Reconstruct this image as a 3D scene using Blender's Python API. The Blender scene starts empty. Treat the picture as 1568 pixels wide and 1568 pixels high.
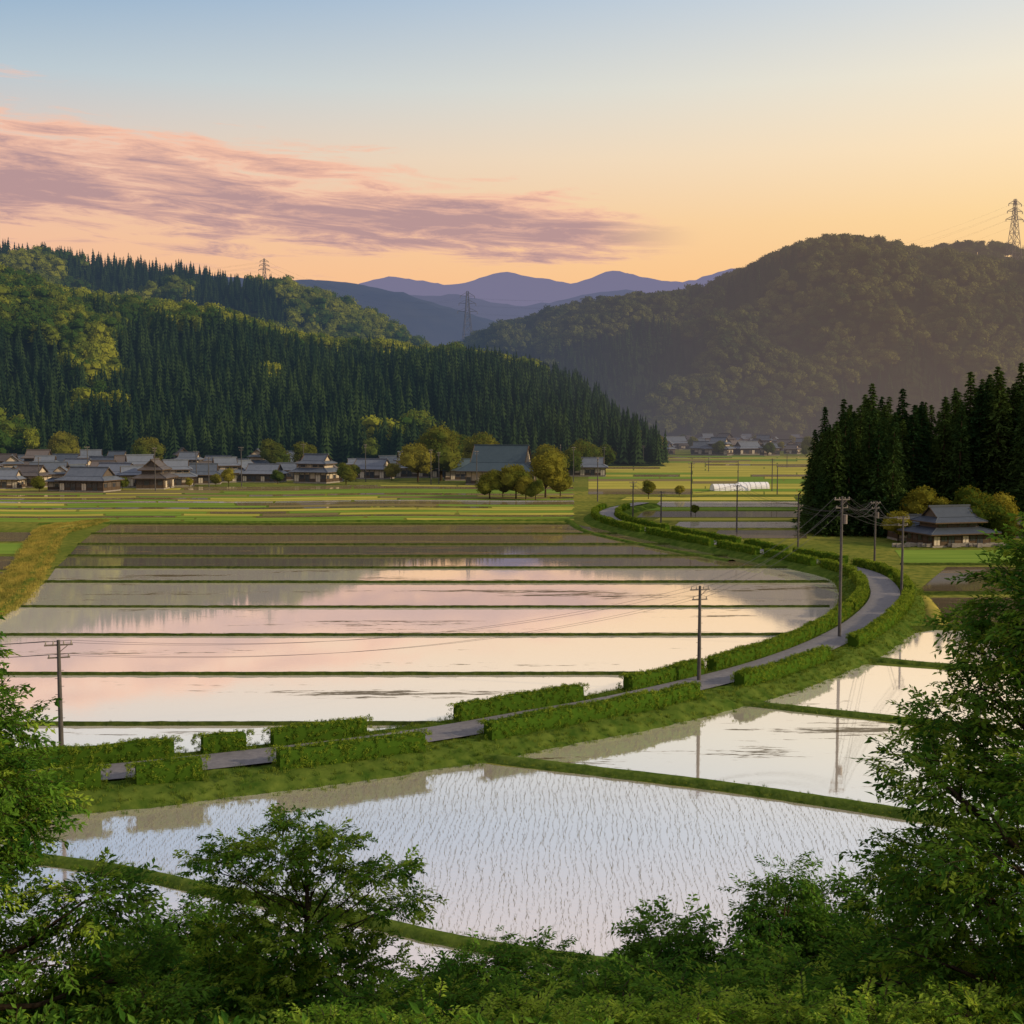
import bpy, math, random
import numpy as np
from mathutils import Vector, Matrix, Euler, noise
random.seed(7); np.random.seed(7)
sc = bpy.context.scene
F=1900.0; CX=784.0; H=25.0
PA=math.atan(144/1900.0); CA=math.cos(PA); SA=math.sin(PA)
# ---------- survey helpers : bearing/declination -> real ground positions
def ray(u,v):
    a=(u-CX)/F; b=(784-v)/F
    return (a, CA+SA*b, -SA+CA*b)
def G(u,v,z=0.0):
    r=ray(u,v); t=(z-H)/r[2]
    return (r[0]*t, r[1]*t, z)
def AT(u,v,D):
    r=ray(u,v); t=D/r[1]
    return (r[0]*t, D, H+r[2]*t)
def bearing(x,y,z=0):
    dz=z-H; f=y*CA-dz*SA
    return CX+F*x/f
def lin(r,g,b):
    def c(x):
        x/=255.0
        return x/12.92 if x<=0.04045 else ((x+0.055)/1.055)**2.4
    return (c(r),c(g),c(b),1)
def sstep(a,b,x):
    t=min(1,max(0,(x-a)/(b-a))); return t*t*(3-2*t)
# ---------- mesh builder
class MB:
    def __init__(s): s.v=[]; s.f=[]; s.m=[]
    def add(s,vs,fs,mi=0):
        o=len(s.v); s.v.extend([tuple(p) for p in vs])
        for f in fs: s.f.append(tuple(i+o for i in f)); s.m.append(mi)
    def box(s,cx,cy,cz,sx,sy,sz,mi=0,rot=0):
        c,sn=math.cos(rot),math.sin(rot); vs=[]
        for dz in (-.5,.5):
            for dx,dy in ((-.5,-.5),(.5,-.5),(.5,.5),(-.5,.5)):
                x=dx*sx;y=dy*sy
                vs.append((cx+x*c-y*sn,cy+x*sn+y*c,cz+dz*sz))
        s.add(vs,[(3,2,1,0),(4,5,6,7),(0,1,5,4),(1,2,6,5),(2,3,7,6),(3,0,4,7)],mi)
    def tube(s,pts,rad,n=6,mi=0):
        vs=[];fs=[]
        P=[Vector(p) for p in pts]
        for i,p in enumerate(P):
            d=(P[min(i+1,len(P)-1)]-P[max(i-1,0)])
            if d.length<1e-6: d=Vector((0,0,1))
            d.normalize()
            a=d.cross(Vector((0.13,0.31,0.94))) 
            if a.length<0.05: a=d.cross(Vector((1,0,0)))
            a.normalize(); b=d.cross(a)
            r=rad[i] if hasattr(rad,'__len__') else rad
            for k in range(n):
                t=2*math.pi*k/n
                vs.append(p+a*(r*math.cos(t))+b*(r*math.sin(t)))
        for i in range(len(P)-1):
            for k in range(n):
                k2=(k+1)%n
                fs.append((i*n+k,i*n+k2,(i+1)*n+k2,(i+1)*n+k))
        fs.append(tuple(range(n))[::-1]); fs.append(tuple((len(P)-1)*n+k for k in range(n)))
        s.add(vs,fs,mi)
    def mesh(s,name,mats,smooth=False):
        me=bpy.data.meshes.new(name); me.from_pydata(s.v,[],s.f)
        for m in mats: me.materials.append(m)
        me.polygons.foreach_set('material_index',s.m)
        if smooth: me.polygons.foreach_set('use_smooth',[True]*len(s.f))
        me.update(); return me
    def obj(s,name,mats,parent=None,smooth=False):
        return mkobj(name,s.mesh(name,mats,smooth),parent)
def mkobj(name,me,parent=None,link=True):
    o=bpy.data.objects.new(name,me)
    if link: sc.collection.objects.link(o)
    if parent: o.parent=parent
    return o
def empty(name,loc=(0,0,0),rz=0):
    o=bpy.data.objects.new(name,None); sc.collection.objects.link(o)
    o.location=loc; o.rotation_euler=(0,0,rz); o.empty_display_size=0.5
    return o
# ---------- node helper
class N:
    def __init__(s,nt): s.nt=nt
    def n(s,t,**k):
        x=s.nt.nodes.new(t)
        for a,b in k.items(): setattr(x,a,b)
        return x
    def put(s,sock,val):
        if isinstance(val,bpy.types.NodeSocket): s.nt.links.new(val,sock)
        elif val is not None: sock.default_value=val
    def m(s,op,a,b=None,c=None,clamp=False):
        x=s.n('ShaderNodeMath',operation=op,use_clamp=clamp)
        s.put(x.inputs[0],a); s.put(x.inputs[1],b); s.put(x.inputs[2],c)
        return x.outputs[0]
    def mr(s,v,a,b,c=0.0,d=1.0,smooth=False):
        x=s.n('ShaderNodeMapRange'); 
        if smooth: x.interpolation_type='SMOOTHSTEP'
        for i,q in enumerate((v,a,b,c,d)): s.put(x.inputs[i],q)
        return x.outputs[0]
    def mix(s,f,a,b,blend='MIX'):
        x=s.n('ShaderNodeMix',data_type='RGBA',blend_type=blend)
        s.put(x.inputs[0],f); s.put(x.inputs[6],a); s.put(x.inputs[7],b)
        return x.outputs[2]
    def noise(s,vec,scale,detail=3,rough=0.55,dist=0):
        x=s.n('ShaderNodeTexNoise'); s.put(x.inputs['Vector'],vec)
        x.inputs['Scale'].default_value=scale; x.inputs['Detail'].default_value=detail
        x.inputs['Roughness'].default_value=rough; x.inputs['Distortion'].default_value=dist
        return x.outputs[0]
    def pos(s): return s.n('ShaderNodeNewGeometry').outputs['Position']
    def scalev(s,v,sx,sy,sz):
        x=s.n('ShaderNodeVectorMath',operation='MULTIPLY'); s.put(x.inputs[0],v); x.inputs[1].default_value=(sx,sy,sz)
        return x.outputs[0]
    def bump(s,h,strength,dist):
        x=s.n('ShaderNodeBump'); s.put(x.inputs['Height'],h)
        x.inputs['Strength'].default_value=strength; x.inputs['Distance'].default_value=dist
        return x.outputs[0]
    def sep(s,v):
        x=s.n('ShaderNodeSeparateXYZ'); s.put(x.inputs[0],v); return x.outputs
def newmat(name):
    m=bpy.data.materials.new(name); m.use_nodes=True; m.node_tree.nodes.clear()
    return m,N(m.node_tree)
def finish(m,h,shader,haze=True):
    out=h.n('ShaderNodeOutputMaterial')
    if haze:   # aerial perspective painted in: emissive haze colour mixed over the shader by world position
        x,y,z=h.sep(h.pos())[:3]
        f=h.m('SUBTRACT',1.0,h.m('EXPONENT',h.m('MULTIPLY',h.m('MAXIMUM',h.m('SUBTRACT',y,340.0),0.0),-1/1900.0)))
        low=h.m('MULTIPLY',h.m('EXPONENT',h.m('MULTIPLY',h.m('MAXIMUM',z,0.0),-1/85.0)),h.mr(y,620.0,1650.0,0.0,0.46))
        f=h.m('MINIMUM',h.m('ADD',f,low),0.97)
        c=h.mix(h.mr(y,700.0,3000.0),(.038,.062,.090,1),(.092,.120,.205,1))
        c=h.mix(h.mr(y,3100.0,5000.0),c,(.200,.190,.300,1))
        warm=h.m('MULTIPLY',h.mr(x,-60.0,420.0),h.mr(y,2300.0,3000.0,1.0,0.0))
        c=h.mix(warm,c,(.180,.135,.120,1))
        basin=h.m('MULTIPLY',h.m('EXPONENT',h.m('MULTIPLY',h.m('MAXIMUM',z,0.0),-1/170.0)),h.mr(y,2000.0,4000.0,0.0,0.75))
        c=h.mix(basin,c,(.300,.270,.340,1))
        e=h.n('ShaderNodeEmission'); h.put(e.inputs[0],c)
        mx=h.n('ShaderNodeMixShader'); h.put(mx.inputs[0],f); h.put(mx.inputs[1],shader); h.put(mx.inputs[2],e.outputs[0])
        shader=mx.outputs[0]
    h.put(out.inputs[0],shader)
    try: m.cycles.emission_sampling='NONE'
    except Exception: pass
    return m
def principled(h,col,rough=0.8,spec=0.3,normal=None,metal=0.0):
    p=h.n('ShaderNodeBsdfPrincipled'); h.put(p.inputs['Base Color'],col); h.put(p.inputs['Roughness'],rough)
    h.put(p.inputs['Specular IOR Level'],spec); h.put(p.inputs['Metallic'],metal)
    if normal: h.put(p.inputs['Normal'],normal)
    return p.outputs[0]
def diffuse(h,col,nrm=None):
    p=h.n('ShaderNodeBsdfDiffuse'); h.put(p.inputs[0],col)
    if nrm: h.put(p.inputs['Normal'],nrm)
    return p.outputs[0]
def foliage(name,ca,cb,transl=0.3,nscale=0.03,haze=True,wr=0.5,attr=False,lo=.3,hi=.75):
    m,h=newmat(name); P=h.pos()
    if attr:
        a=h.n('ShaderNodeAttribute'); a.attribute_name='rnd'; r=a.outputs['Fac']
    else: r=h.n('ShaderNodeObjectInfo').outputs['Random']
    f=h.m('ADD',h.noise(P,nscale,2),h.m('MULTIPLY',h.m('SUBTRACT',r,0.5),wr))
    f=h.mr(f,lo,hi)
    c=h.mix(f,ca,cb)
    sh=diffuse(h,c)
    if transl>0:
        t=h.n('ShaderNodeBsdfTranslucent'); h.put(t.inputs[0],h.mix(0.5,c,(cb[0]*1.8,cb[1]*1.5,cb[2],1)))
        mx=h.n('ShaderNodeMixShader'); mx.inputs[0].default_value=transl
        h.put(mx.inputs[1],sh); h.put(mx.inputs[2],t.outputs[0]); sh=mx.outputs[0]
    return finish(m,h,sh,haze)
def plain(name,ca,cb=None,scale=1.0,rough=0.8,spec=0.3,bump=0.0,haze=True,stretch=(1,1,1),metal=0,lo=.3,hi=.7):
    m,h=newmat(name); P=h.scalev(h.pos(),*stretch)
    nz=h.noise(P,scale,4,0.6)
    c=h.mix(h.mr(nz,lo,hi),ca,cb or ca)
    nrm=h.bump(nz,bump,0.1) if bump>0 else None
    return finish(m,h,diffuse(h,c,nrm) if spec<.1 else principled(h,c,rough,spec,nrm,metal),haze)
def water(name,mudthr=0.66,mudcol=(.05,.038,.026,1),refl=0.9,dull=0.0,dullcol=(.13,.11,.06,1),stretch=(.02,.14,1),rough=0.03,bmp=0.05,silt=(.82,.76,.67,1)):
    m,h=newmat(name); P=h.pos()
    Q=h.scalev(P,*stretch)
    n1=h.noise(Q,1.0,6,0.62,0.4)
    n2=h.noise(h.scalev(P,.25,1.6,1),1.0,5,0.7)
    mud=h.mr(h.m('ADD',n1,h.m('MULTIPLY',h.m('SUBTRACT',n2,0.5),0.55)),mudthr,mudthr+0.035)
    rip=h.noise(h.scalev(P,1.2,2.2,1),1.5,3,0.6)
    nrm=h.bump(rip,bmp,0.02)
    g=h.n('ShaderNodeBsdfGlossy'); g.inputs[0].default_value=(1,1,1,1); g.inputs['Roughness'].default_value=rough
    h.put(g.inputs['Normal'],nrm)
    bc=h.mix(h.noise(P,0.15,4),mudcol,dullcol)
    if silt: bc=h.mix(mud,silt,bc)
    base=h.n('ShaderNodeBsdfDiffuse'); h.put(base.inputs[0],bc)
    mx=h.n('ShaderNodeMixShader'); h.put(mx.inputs[0],h.m('MULTIPLY',h.mr(mud,0,1,refl,0.12),1.0-dull)); h.put(mx.inputs[1],base.outputs[0]); h.put(mx.inputs[2],g.outputs[0])
    return finish(m,h,mx.outputs[0],False)
# ---------- materials
M_CON=foliage('conifer_foliage',(.012,.027,.014,1),(.032,.056,.018,1),0.10,0.02)
M_CONN=foliage('cedar_foliage',(.014,.036,.013,1),(.046,.080,.020,1),0.12,0.06,True,.6,True)
M_BRO=foliage('broadleaf_foliage',(.040,.085,.015,1),(.27,.30,.030,1),0.25,0.016,True,.35,False,.36,.70)
M_BROR=foliage('ridge_broadleaf_foliage',(.040,.064,.020,1),(.135,.150,.035,1),0.2,0.01)
M_TREEV=foliage('village_tree_foliage',(.045,.075,.012,1),(.19,.18,.025,1),0.3,0.05)
M_LEAF=foliage('leaf_deep',(.028,.090,.014,1),(.110,.230,.030,1),0.38,0.6,False,.7,True)
M_LEAFY=foliage('leaf_fresh',(.09,.21,.022,1),(.28,.40,.05,1),0.42,0.5,False,.7,True)
M_HEDGE=foliage('hedge_foliage',(.048,.105,.012,1),(.20,.27,.030,1),0.25,0.4,False,.7,True)
M_GRASS=foliage('grass_blades',(.045,.10,.013,1),(.14,.19,.030,1),0.3,0.2,False,.7,True)
M_SEED=foliage('rice_seedling',(.085,.09,.07,1),(.15,.165,.10,1),0.3,0.2,False,.6,True)
M_BARK=plain('bark',(.035,.026,.018,1),(.075,.058,.042,1),6,0.9,0.05,0.5,False)
M_HILL=plain('forest_floor',(.012,.022,.010,1),(.03,.042,.015,1),0.05,0.95,0.0)
M_FAR=plain('far_forest',(.012,.022,.016,1),(.04,.05,.03,1),0.01,0.95,0.0,0.6)
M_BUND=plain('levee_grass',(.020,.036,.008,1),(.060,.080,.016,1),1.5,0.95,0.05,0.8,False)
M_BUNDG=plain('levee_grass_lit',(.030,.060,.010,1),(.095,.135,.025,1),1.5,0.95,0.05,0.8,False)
M_BANK=plain('bank_grass',(.028,.062,.009,1),(.095,.135,.024,1),0.8,0.95,0.05,0.8,False)
M_YGRASS=plain('dry_grass',(.11,.13,.028,1),(.32,.26,.060,1),0.35,0.95,0.05,0.8,False,(1,.35,1))
M_ASPH=plain('asphalt',(.10,.10,.115,1),(.15,.148,.16,1),2.0,0.75,0.3,0.25,False)
M_CONC=plain('concrete_pole',(.050,.050,.053,1),(.085,.08,.078,1),2,0.8,0.2)
M_WIRE=plain('wire',(.04,.04,.045,1),None,1,0.6,0.3)
M_STEEL=plain('tower_steel',(.10,.09,.085,1),(.14,.12,.11,1),1,0.6,0.4)
def roofmat(name,ca,cb,sp=.35):
    m,h=newmat(name); tc=h.n('ShaderNodeTexCoord').outputs['Object']
    x,y,z=h.sep(tc)[:3]
    w1=h.m('ABSOLUTE',h.m('SINE',h.m('MULTIPLY',x,9.0)))
    w2=h.m('ABSOLUTE',h.m('SINE',h.m('MULTIPLY',z,12.0)))
    nz=h.noise(tc,0.8,5); f=h.m('ADD',h.m('MULTIPLY',w1,0.25),h.m('ADD',h.m('MULTIPLY',w2,0.2),h.m('MULTIPLY',nz,0.7)))
    f2=h.m('ADD',f,h.m('MULTIPLY',h.m('SUBTRACT',h.n('ShaderNodeObjectInfo').outputs['Random'],.5),.8))
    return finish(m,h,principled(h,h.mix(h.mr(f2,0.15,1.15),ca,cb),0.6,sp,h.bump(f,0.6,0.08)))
M_ROOF=roofmat('roof_tile_grey',(.030,.044,.068,1),(.130,.155,.200,1))
M_ROOF2=roofmat('roof_tile_brown',(.040,.036,.036,1),(.12,.105,.10,1))
M_ROOFT=roofmat('roof_temple',(.028,.050,.068,1),(.062,.096,.120,1),.25)
M_PLAS=plain('plaster',(.30,.26,.21,1),(.50,.44,.36,1),0.7,0.85,0.2)
M_WOOD=plain('dark_timber',(.045,.032,.022,1),(.10,.070,.045,1),3,0.8,0.2,0,True,(4,4,.5))
M_WOODW=plain('weathered_boards',(.055,.045,.038,1),(.12,.10,.085,1),3,0.8,0.2,0,True,(4,4,.5))
M_GLASS=plain('window_glass',(.03,.035,.045,1),(.05,.055,.07,1),1,0.15,0.6)
M_SHOJI=plain('shoji_paper',(.45,.41,.34,1),(.60,.55,.46,1),1,0.8,0.2)
M_STONE=plain('foundation_stone',(.18,.17,.155,1),(.30,.28,.25,1),3,0.9,0.2)
M_POLY=plain('greenhouse_film',(.60,.62,.64,1),(.75,.76,.78,1),1,0.35,0.5)
W_MIR=water('paddy_water_clear',0.640,refl=.70)
W_MIRS=water('paddy_water_streaked',0.600,refl=.73,silt=(.66,.60,.50,1))
W_NEAR=water('paddy_water_planted',0.82,refl=0.74,rough=0.06,bmp=0.12,silt=(.66,.57,.52,1))
W_BRN=water('paddy_water_shallow',0.60,(.095,.070,.045,1),0.85,0.12,(.17,.13,.07,1),silt=(.24,.19,.12,1))
W_BRN2=water('paddy_water_muddy',0.55,(.11,.080,.048,1),0.74,0.28,(.17,.145,.065,1),silt=(.19,.145,.08,1))
F_YEL=plain('field_yellow_green',(.19,.21,.038,1),(.44,.38,.080,1),0.08,0.95,0.05,0,True,(.3,3,1))
F_GRN=plain('field_green',(.08,.15,.024,1),(.18,.26,.045,1),0.08,0.95,0.05,0,True,(.3,3,1))
F_OLV=plain('field_olive',(.11,.095,.045,1),(.22,.18,.08,1),0.08,0.95,0.05,0,True,(.3,3,1))
# ---------- ground
gm,h=newmat('ground_grass'); P=h.pos()
c=h.mix(h.mr(h.noise(P,0.02,5),.35,.65),(.08,.115,.02,1),(.25,.23,.05,1))
c=h.mix(h.mr(h.noise(P,0.6,4),.35,.7),c,(.06,.09,.018,1))
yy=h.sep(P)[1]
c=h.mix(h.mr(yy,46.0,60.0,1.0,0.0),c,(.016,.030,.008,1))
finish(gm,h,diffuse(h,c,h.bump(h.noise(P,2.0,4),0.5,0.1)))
def gz(x,y):
    if y>=52: return 0.0
    yy=max(y,-3)
    z=23.3*(1-yy/50.0) if yy<50 else 0
    z=max(z,0)+0.5*noise.noise(Vector((x*.15,y*.15,0)))*sstep(52,42,y)
    return z
ys=list(np.arange(-40,60,2.0))+list(np.geomspace(60,14000,60)); xs=sorted(set([round(a,1) for a in np.concatenate([np.arange(-60,61,3.0),np.geomspace(64,12000,35),-np.geomspace(64,12000,35)])]))
g=MB(); 
vs=[(x,y,gz(x,y)) for y in ys for x in xs]; nx=len(xs)
g.add(vs,[(j*nx+i,j*nx+i+1,(j+1)*nx+i+1,(j+1)*nx+i) for j in range(len(ys)-1) for i in range(nx-1)])
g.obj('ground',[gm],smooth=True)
# ---------- instancing
def scatter(name,pts,scl,rot,idx,templates,parent=None,real=True):
    me=bpy.data.meshes.new(name); me.from_pydata([tuple(p) for p in pts],[],[])
    n=len(pts)
    a=me.attributes.new('sc','FLOAT_VECTOR','POINT'); a.data.foreach_set('vector',np.array(scl,dtype=np.float32).reshape(-1))
    a=me.attributes.new('ro','FLOAT_VECTOR','POINT'); a.data.foreach_set('vector',np.array(rot,dtype=np.float32).reshape(-1))
    a=me.attributes.new('ix','INT','POINT'); a.data.foreach_set('value',np.array(idx,dtype=np.int32))
    a=me.attributes.new('rnd','FLOAT','POINT'); a.data.foreach_set('value',np.random.uniform(0,1,n).astype(np.float32))
    o=mkobj(name,me,parent)
    ng=bpy.data.node_groups.new('scatter_'+name,'GeometryNodeTree')
    ng.interface.new_socket('Geometry',in_out='INPUT',socket_type='NodeSocketGeometry')
    ng.interface.new_socket('Geometry',in_out='OUTPUT',socket_type='NodeSocketGeometry')
    nd=ng.nodes; L=ng.links.new
    gi=nd.new('NodeGroupInput'); go=nd.new('NodeGroupOutput')
    ci=nd.new('GeometryNodeCollectionInfo'); ci.inputs[0].default_value=templates
    ci.inputs['Separate Children'].default_value=True; ci.inputs['Reset Children'].default_value=True
    io=nd.new('GeometryNodeInstanceOnPoints'); io.inputs['Pick Instance'].default_value=True
    def att(nm,t):
        q=nd.new('GeometryNodeInputNamedAttribute'); q.data_type=t; q.inputs[0].default_value=nm; return q.outputs[0]
    er=nd.new('FunctionNodeEulerToRotation')
    L(att('ro','FLOAT_VECTOR'),er.inputs[0]); L(er.outputs[0],io.inputs['Rotation'])
    L(att('sc','FLOAT_VECTOR'),io.inputs['Scale']); L(att('ix','INT'),io.inputs['Instance Index'])
    L(gi.outputs[0],io.inputs['Points']); L(ci.outputs[0],io.inputs['Instance'])
    if real:
        ri=nd.new('GeometryNodeRealizeInstances'); L(io.outputs[0],ri.inputs[0]); L(ri.outputs[0],go.inputs[0])
    else: L(io.outputs[0],go.inputs[0])
    md=o.modifiers.new('scatter','NODES'); md.node_group=ng
    return o
def tcoll(name,meshes):
    c=bpy.data.collections.new(name)
    for i,me in enumerate(meshes):
        c.objects.link(bpy.data.objects.new('%s_%02d'%(name,i),me))
    return c
R=random.Random(3)
def ur(a,b): return R.uniform(a,b)
def rdir():
    z=ur(-1,1); t=ur(0,2*math.pi); r=math.sqrt(1-z*z); return Vector((r*math.cos(t),r*math.sin(t),z))
# templates
def far_conifer(mat):
    b=MB(); tiers=9
    for i in range(tiers):
        t=i/(tiers-1); z0=0.06+0.80*t; r=0.165*(1-t)**0.8+0.02; hh=0.20*(1-0.45*t); n=7
        vs=[(ur(-.008,.008),ur(-.008,.008),z0+hh)]
        for k in range(n*2):
            a=math.pi*k/n+ur(-.12,.12); rr=r*(ur(.85,1.25) if k%2 else ur(.5,.75)); vs.append((rr*math.cos(a),rr*math.sin(a),z0-(ur(0,.035) if k%2 else -.03)))
        b.add(vs,[(0,1+k,1+(k+1)%(2*n)) for k in range(2*n)])
    return b.mesh('conifer',[mat])
def near_cedar(mat,seed):
    b=MB(); b.tube([(0,0,0),(0,0,.5),(0,0,.97)],[.014,.009,.001],6,1)
    lv=50
    for i in range(lv):
        t=i/(lv-1); z=0.05+0.94*t; L=(0.160*(1-t)**0.85+0.004)*(1+0.14*math.sin(i*1.7+seed))
        for k in range(9 if t<.8 else 6):
            a=ur(0,2*math.pi); l=L*ur(.65,1.15); up=0.35*l
            dx,dy=math.cos(a),math.sin(a)
            for s in range(5):
                q=(s+1)/5.0; cx=dx*l*q; cy=dy*l*q; cz=z+up*q-0.6*l*q*q
                w=0.022*ur(.7,1.3)*(1-.45*t)
                for e in range(2):
                    d=rdir()*w; d2=rdir()*w*0.7; d.z*=.7
                    b.add([(cx-d.x,cy-d.y,cz-d.z),(cx+d2.x,cy+d2.y,cz+d2.z-.004),(cx+d.x+dx*w,cy+d.y+dy*w,cz+d.z-.008)],[(0,1,2)])
    return b.mesh('cedar',[mat,M_BARK])
import bmesh
def broadleaf(mat,seed,nleaf,leaf,trunk=True,nl=9,sub=2):
    b=MB(); lobes=[]
    for i in range(nl):
        a=ur(0,6.28); q=ur(.1,.27); z=ur(.36,.80); r=ur(.14,.23)*(1.1-0.4*abs(z-.5)); lobes.append((q*math.cos(a)*(1.1-z*.6),q*math.sin(a)*(1.1-z*.6),z,r))
    lobes.append((0,0,.6,.26))
    ico=bmesh.new(); bmesh.ops.create_icosphere(ico,subdivisions=sub,radius=1)
    iv=[v.co.copy() for v in ico.verts]; fi=[tuple(v.index for v in f.verts) for f in ico.faces]; ico.free()
    for (x,y,z,r) in lobes:
        vs=[]
        for v in iv:
            k=r*(.80+.30*noise.noise(v*2.3+Vector((x*30+seed,y*30,z*30)))); vs.append((x+v.x*k,y+v.y*k,z+v.z*k*.85))
        b.add(vs,fi)
        for j in range(nleaf):
            d=rdir(); 
            if d.z<-.5: d.z=-d.z
            rr=r*ur(.8,1.12); c=Vector((x,y,z))+Vector((d.x,d.y,d.z*.85))*rr
            p=rdir()*leaf; q=rdir()*leaf
            b.add([c-p,c+q,c+p,c-q],[(0,1,2,3)])
    if trunk:
        b.tube([(0,0,0),(.01,0,.3),(0,0,.55)],[.022,.016,.008],6,1)
        for l in lobes[:6]: b.tube([(0.005,0,.28),(l[0]*.6,l[1]*.6,(l[2]+.25)*.5),(l[0],l[1],l[2])],[.012,.008,.003],5,1)
    return b.mesh('broadleaf',[mat,M_BARK])
def spray(mat,L,nleaf,leaf,wid=0.42,flat=0.25):
    b=MB(); b.tube([(0,0,0),(L*.5,0,L*.06),(L,0,0)],[.008,.005,.002],3,1)
    for i in range(nleaf):
        t=(i+.5)/nleaf; side=1 if i%2 else -1
        base=Vector((L*t*ur(.9,1.1),side*ur(0,.10)*L,ur(-flat,flat)*L*.4)); l=leaf*ur(.7,1.25)
        a=side*ur(.3,1.4); pt=ur(-.7,.25)
        d=Vector((math.cos(a)*math.cos(pt),math.sin(a)*math.cos(pt),math.sin(pt)))
        n=Vector((ur(-.4,.4),ur(-.4,.4),1)); s=d.cross(n).normalized()*l*wid*.5
        up=Vector((0,0,l*.08))
        b.add([base,base+d*l*.45+s+up,base+d*l,base+d*l*.45-s+up],[(0,1,2),(0,2,3)])
    return b.mesh('spray',[mat,M_BARK])
def clump(mat,r,n,leaf):
    b=MB()
    for i in range(n):
        c=rdir()*r*ur(.3,1); d=rdir()*leaf*.6; q=rdir()*leaf*.35
        b.add([c-d,c+q,c+d,c-q],[(0,1,2,3)])
    return b.mesh('clump',[mat])
def tuft(mat,n,hh,sp,w):
    b=MB()
    for i in range(n):
        a=ur(0,6.28); x=ur(0,sp)*math.cos(a); y=ur(0,sp)*math.sin(a); k=hh*ur(.6,1.2); lx=ur(-.4,.4)*k; ly=ur(-.4,.4)*k; t=ur(0,3.14); wx=w*math.cos(t); wy=w*math.sin(t)
        b.add([(x-wx,y-wy,0),(x+wx,y+wy,0),(x+lx,y+ly,k)],[(0,1,2)])
    return b.mesh('tuft',[mat])
T_MIX=tcoll('t_mix',[far_conifer(M_CON) for _ in range(3)]+[broadleaf(M_BRO,i,40,.032,False,8,1) for i in range(4)])
T_RID=tcoll('t_rid',[far_conifer(M_CON) for _ in range(2)]+[broadleaf(M_BROR,i+9,22,.038,False,7,1) for i in range(3)])
T_CED=tcoll('t_ced',[near_cedar(M_CONN,i) for i in range(4)])
T_SPR=tcoll('t_spr',[spray(M_LEAF,.50,22,.15) for _ in range(4)])
T_SPY=tcoll('t_spy',[spray(M_LEAFY,.42,20,.13) for _ in range(4)])
T_SPM=tcoll('t_spm',[spray(M_LEAF,.50,22,.15) for _ in range(3)]+[spray(M_LEAFY,.42,20,.13) for _ in range(2)])
T_CLU=tcoll('t_clu',[clump(M_HEDGE,.20,30,.10) for _ in range(4)])
T_TUF=tcoll('t_tuf',[tuft(M_GRASS,16,.28,.22,.014) for _ in range(4)])
T_TUY=tcoll('t_tuy',[tuft(M_YGRASS,16,.35,.30,.018) for _ in range(3)])
T_SEE=tcoll('t_see',[tuft(M_SEED,4,.14,.05,.007) for _ in range(4)])
# ---------- hills
def hill(name,prof,D,D0,x0,x1,treeh,step,mat,back=300,gul=.16,seed=0,rough=0,foot=None,power=1.15):
    pu=[p[0] for p in prof]; pv=[p[1] for p in prof]
    def hf(x,y):
        u=CX+F*x/D; v=sum(float(np.interp(u+k,pu,pv)) for k in (-12,-5,0,5,12))/5; Hr=AT(u,v,D)[2]-treeh
        d0=D0 if foot is None else foot(x)
        t=(y-d0)/(D-d0)
        if t<0: return -2.0
        if Hr<0: return max(Hr,-6)
        s=math.sin(min(t,1)*math.pi/2)**power if t<1 else max(0,1-.35*(t-1)**2*4)
        n=noise.noise(Vector((x*.011+seed,y*.009,seed)))+.5*noise.noise(Vector((x*.027+seed,y*.02,seed)))
        n2=noise.noise(Vector((x*.03,y*.03,seed+5)))
        return Hr*s+Hr*gul*n*math.sin(min(t,1)*math.pi)+ (n2*rough if rough else 0)
    b=MB(); X=np.arange(x0,x1+step,step); Y=np.arange(D0,D+back,step); n=len(X)
    b.add([(x,y,hf(x,y)) for y in Y for x in X],[(j*n+i,j*n+i+1,(j+1)*n+i+1,(j+1)*n+i) for j in range(len(Y)-1) for i in range(n-1)])
    b.obj(name,[mat],smooth=True)
    return hf
pA=[(-600,390),(-200,408),(0,418),(60,436),(130,456),(200,464),(330,480),(400,500),(450,518),(520,530),(600,532),(650,543),(700,540),(750,550),(800,562),(870,582),(915,612),(950,652),(985,690),(1010,720),(2000,720)]
pB=[(-600,350),(-200,355),(0,373),(50,396),(75,385),(150,401),(210,409),(300,418),(350,433),(440,440),(500,456),(560,478),(610,506),(640,530),(700,560),(760,620),(2000,640)]
pC=[(-500,420),(300,420),(440,432),(500,430),(560,438),(620,450),(700,475),(770,496),(830,510),(900,540),(1000,560),(2500,560)]
pE=[(-500,480),(500,490),(570,466),(620,452),(660,455),(700,450),(745,462),(800,470),(850,462),(900,450),(950,444),(1010,452),(1070,443),(1130,436),(1300,430),(2500,430)]
pD=[(-500,440),(300,445),(480,452),(540,441),(575,429),(600,423),(640,430),(695,438),(730,429),(772,415),(815,426),(840,428),(878,437),(905,425),(932,414),(965,421),(1010,431),(1050,433),(1085,420),(1120,411),(1160,414),(1240,405),(1500,400),(2500,400)]
pR=[(-500,640),(600,600),(680,545),(720,528),(790,499),(870,480),(930,468),(1000,461),(1080,448),(1110,430),(1180,398),(1240,380),(1300,372),(1360,381),(1400,396),(1450,402),(1500,412),(1568,432),(1800,470),(2500,500)]
pR0=[(1100,500),(1300,430),(1390,394),(1440,381),(1500,377),(1545,386),(1600,400),(1800,380),(2500,420)]
hA=hill('hill_wooded',pA,900,640,-560,150,13,10,M_HILL,200,.20,1)
hB=hill('hill_behind',pB,1250,1000,-760,60,12,14,M_HILL,200,.12,3)
hR=hill('mountain_wooded',pR,1700,1250,-160,1150,11,16,M_HILL,250,.22,5)
hR0=hill('mountain_shoulder',pR0,2050,1800,350,1300,11,20,M_HILL,200,.1,8)
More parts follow.
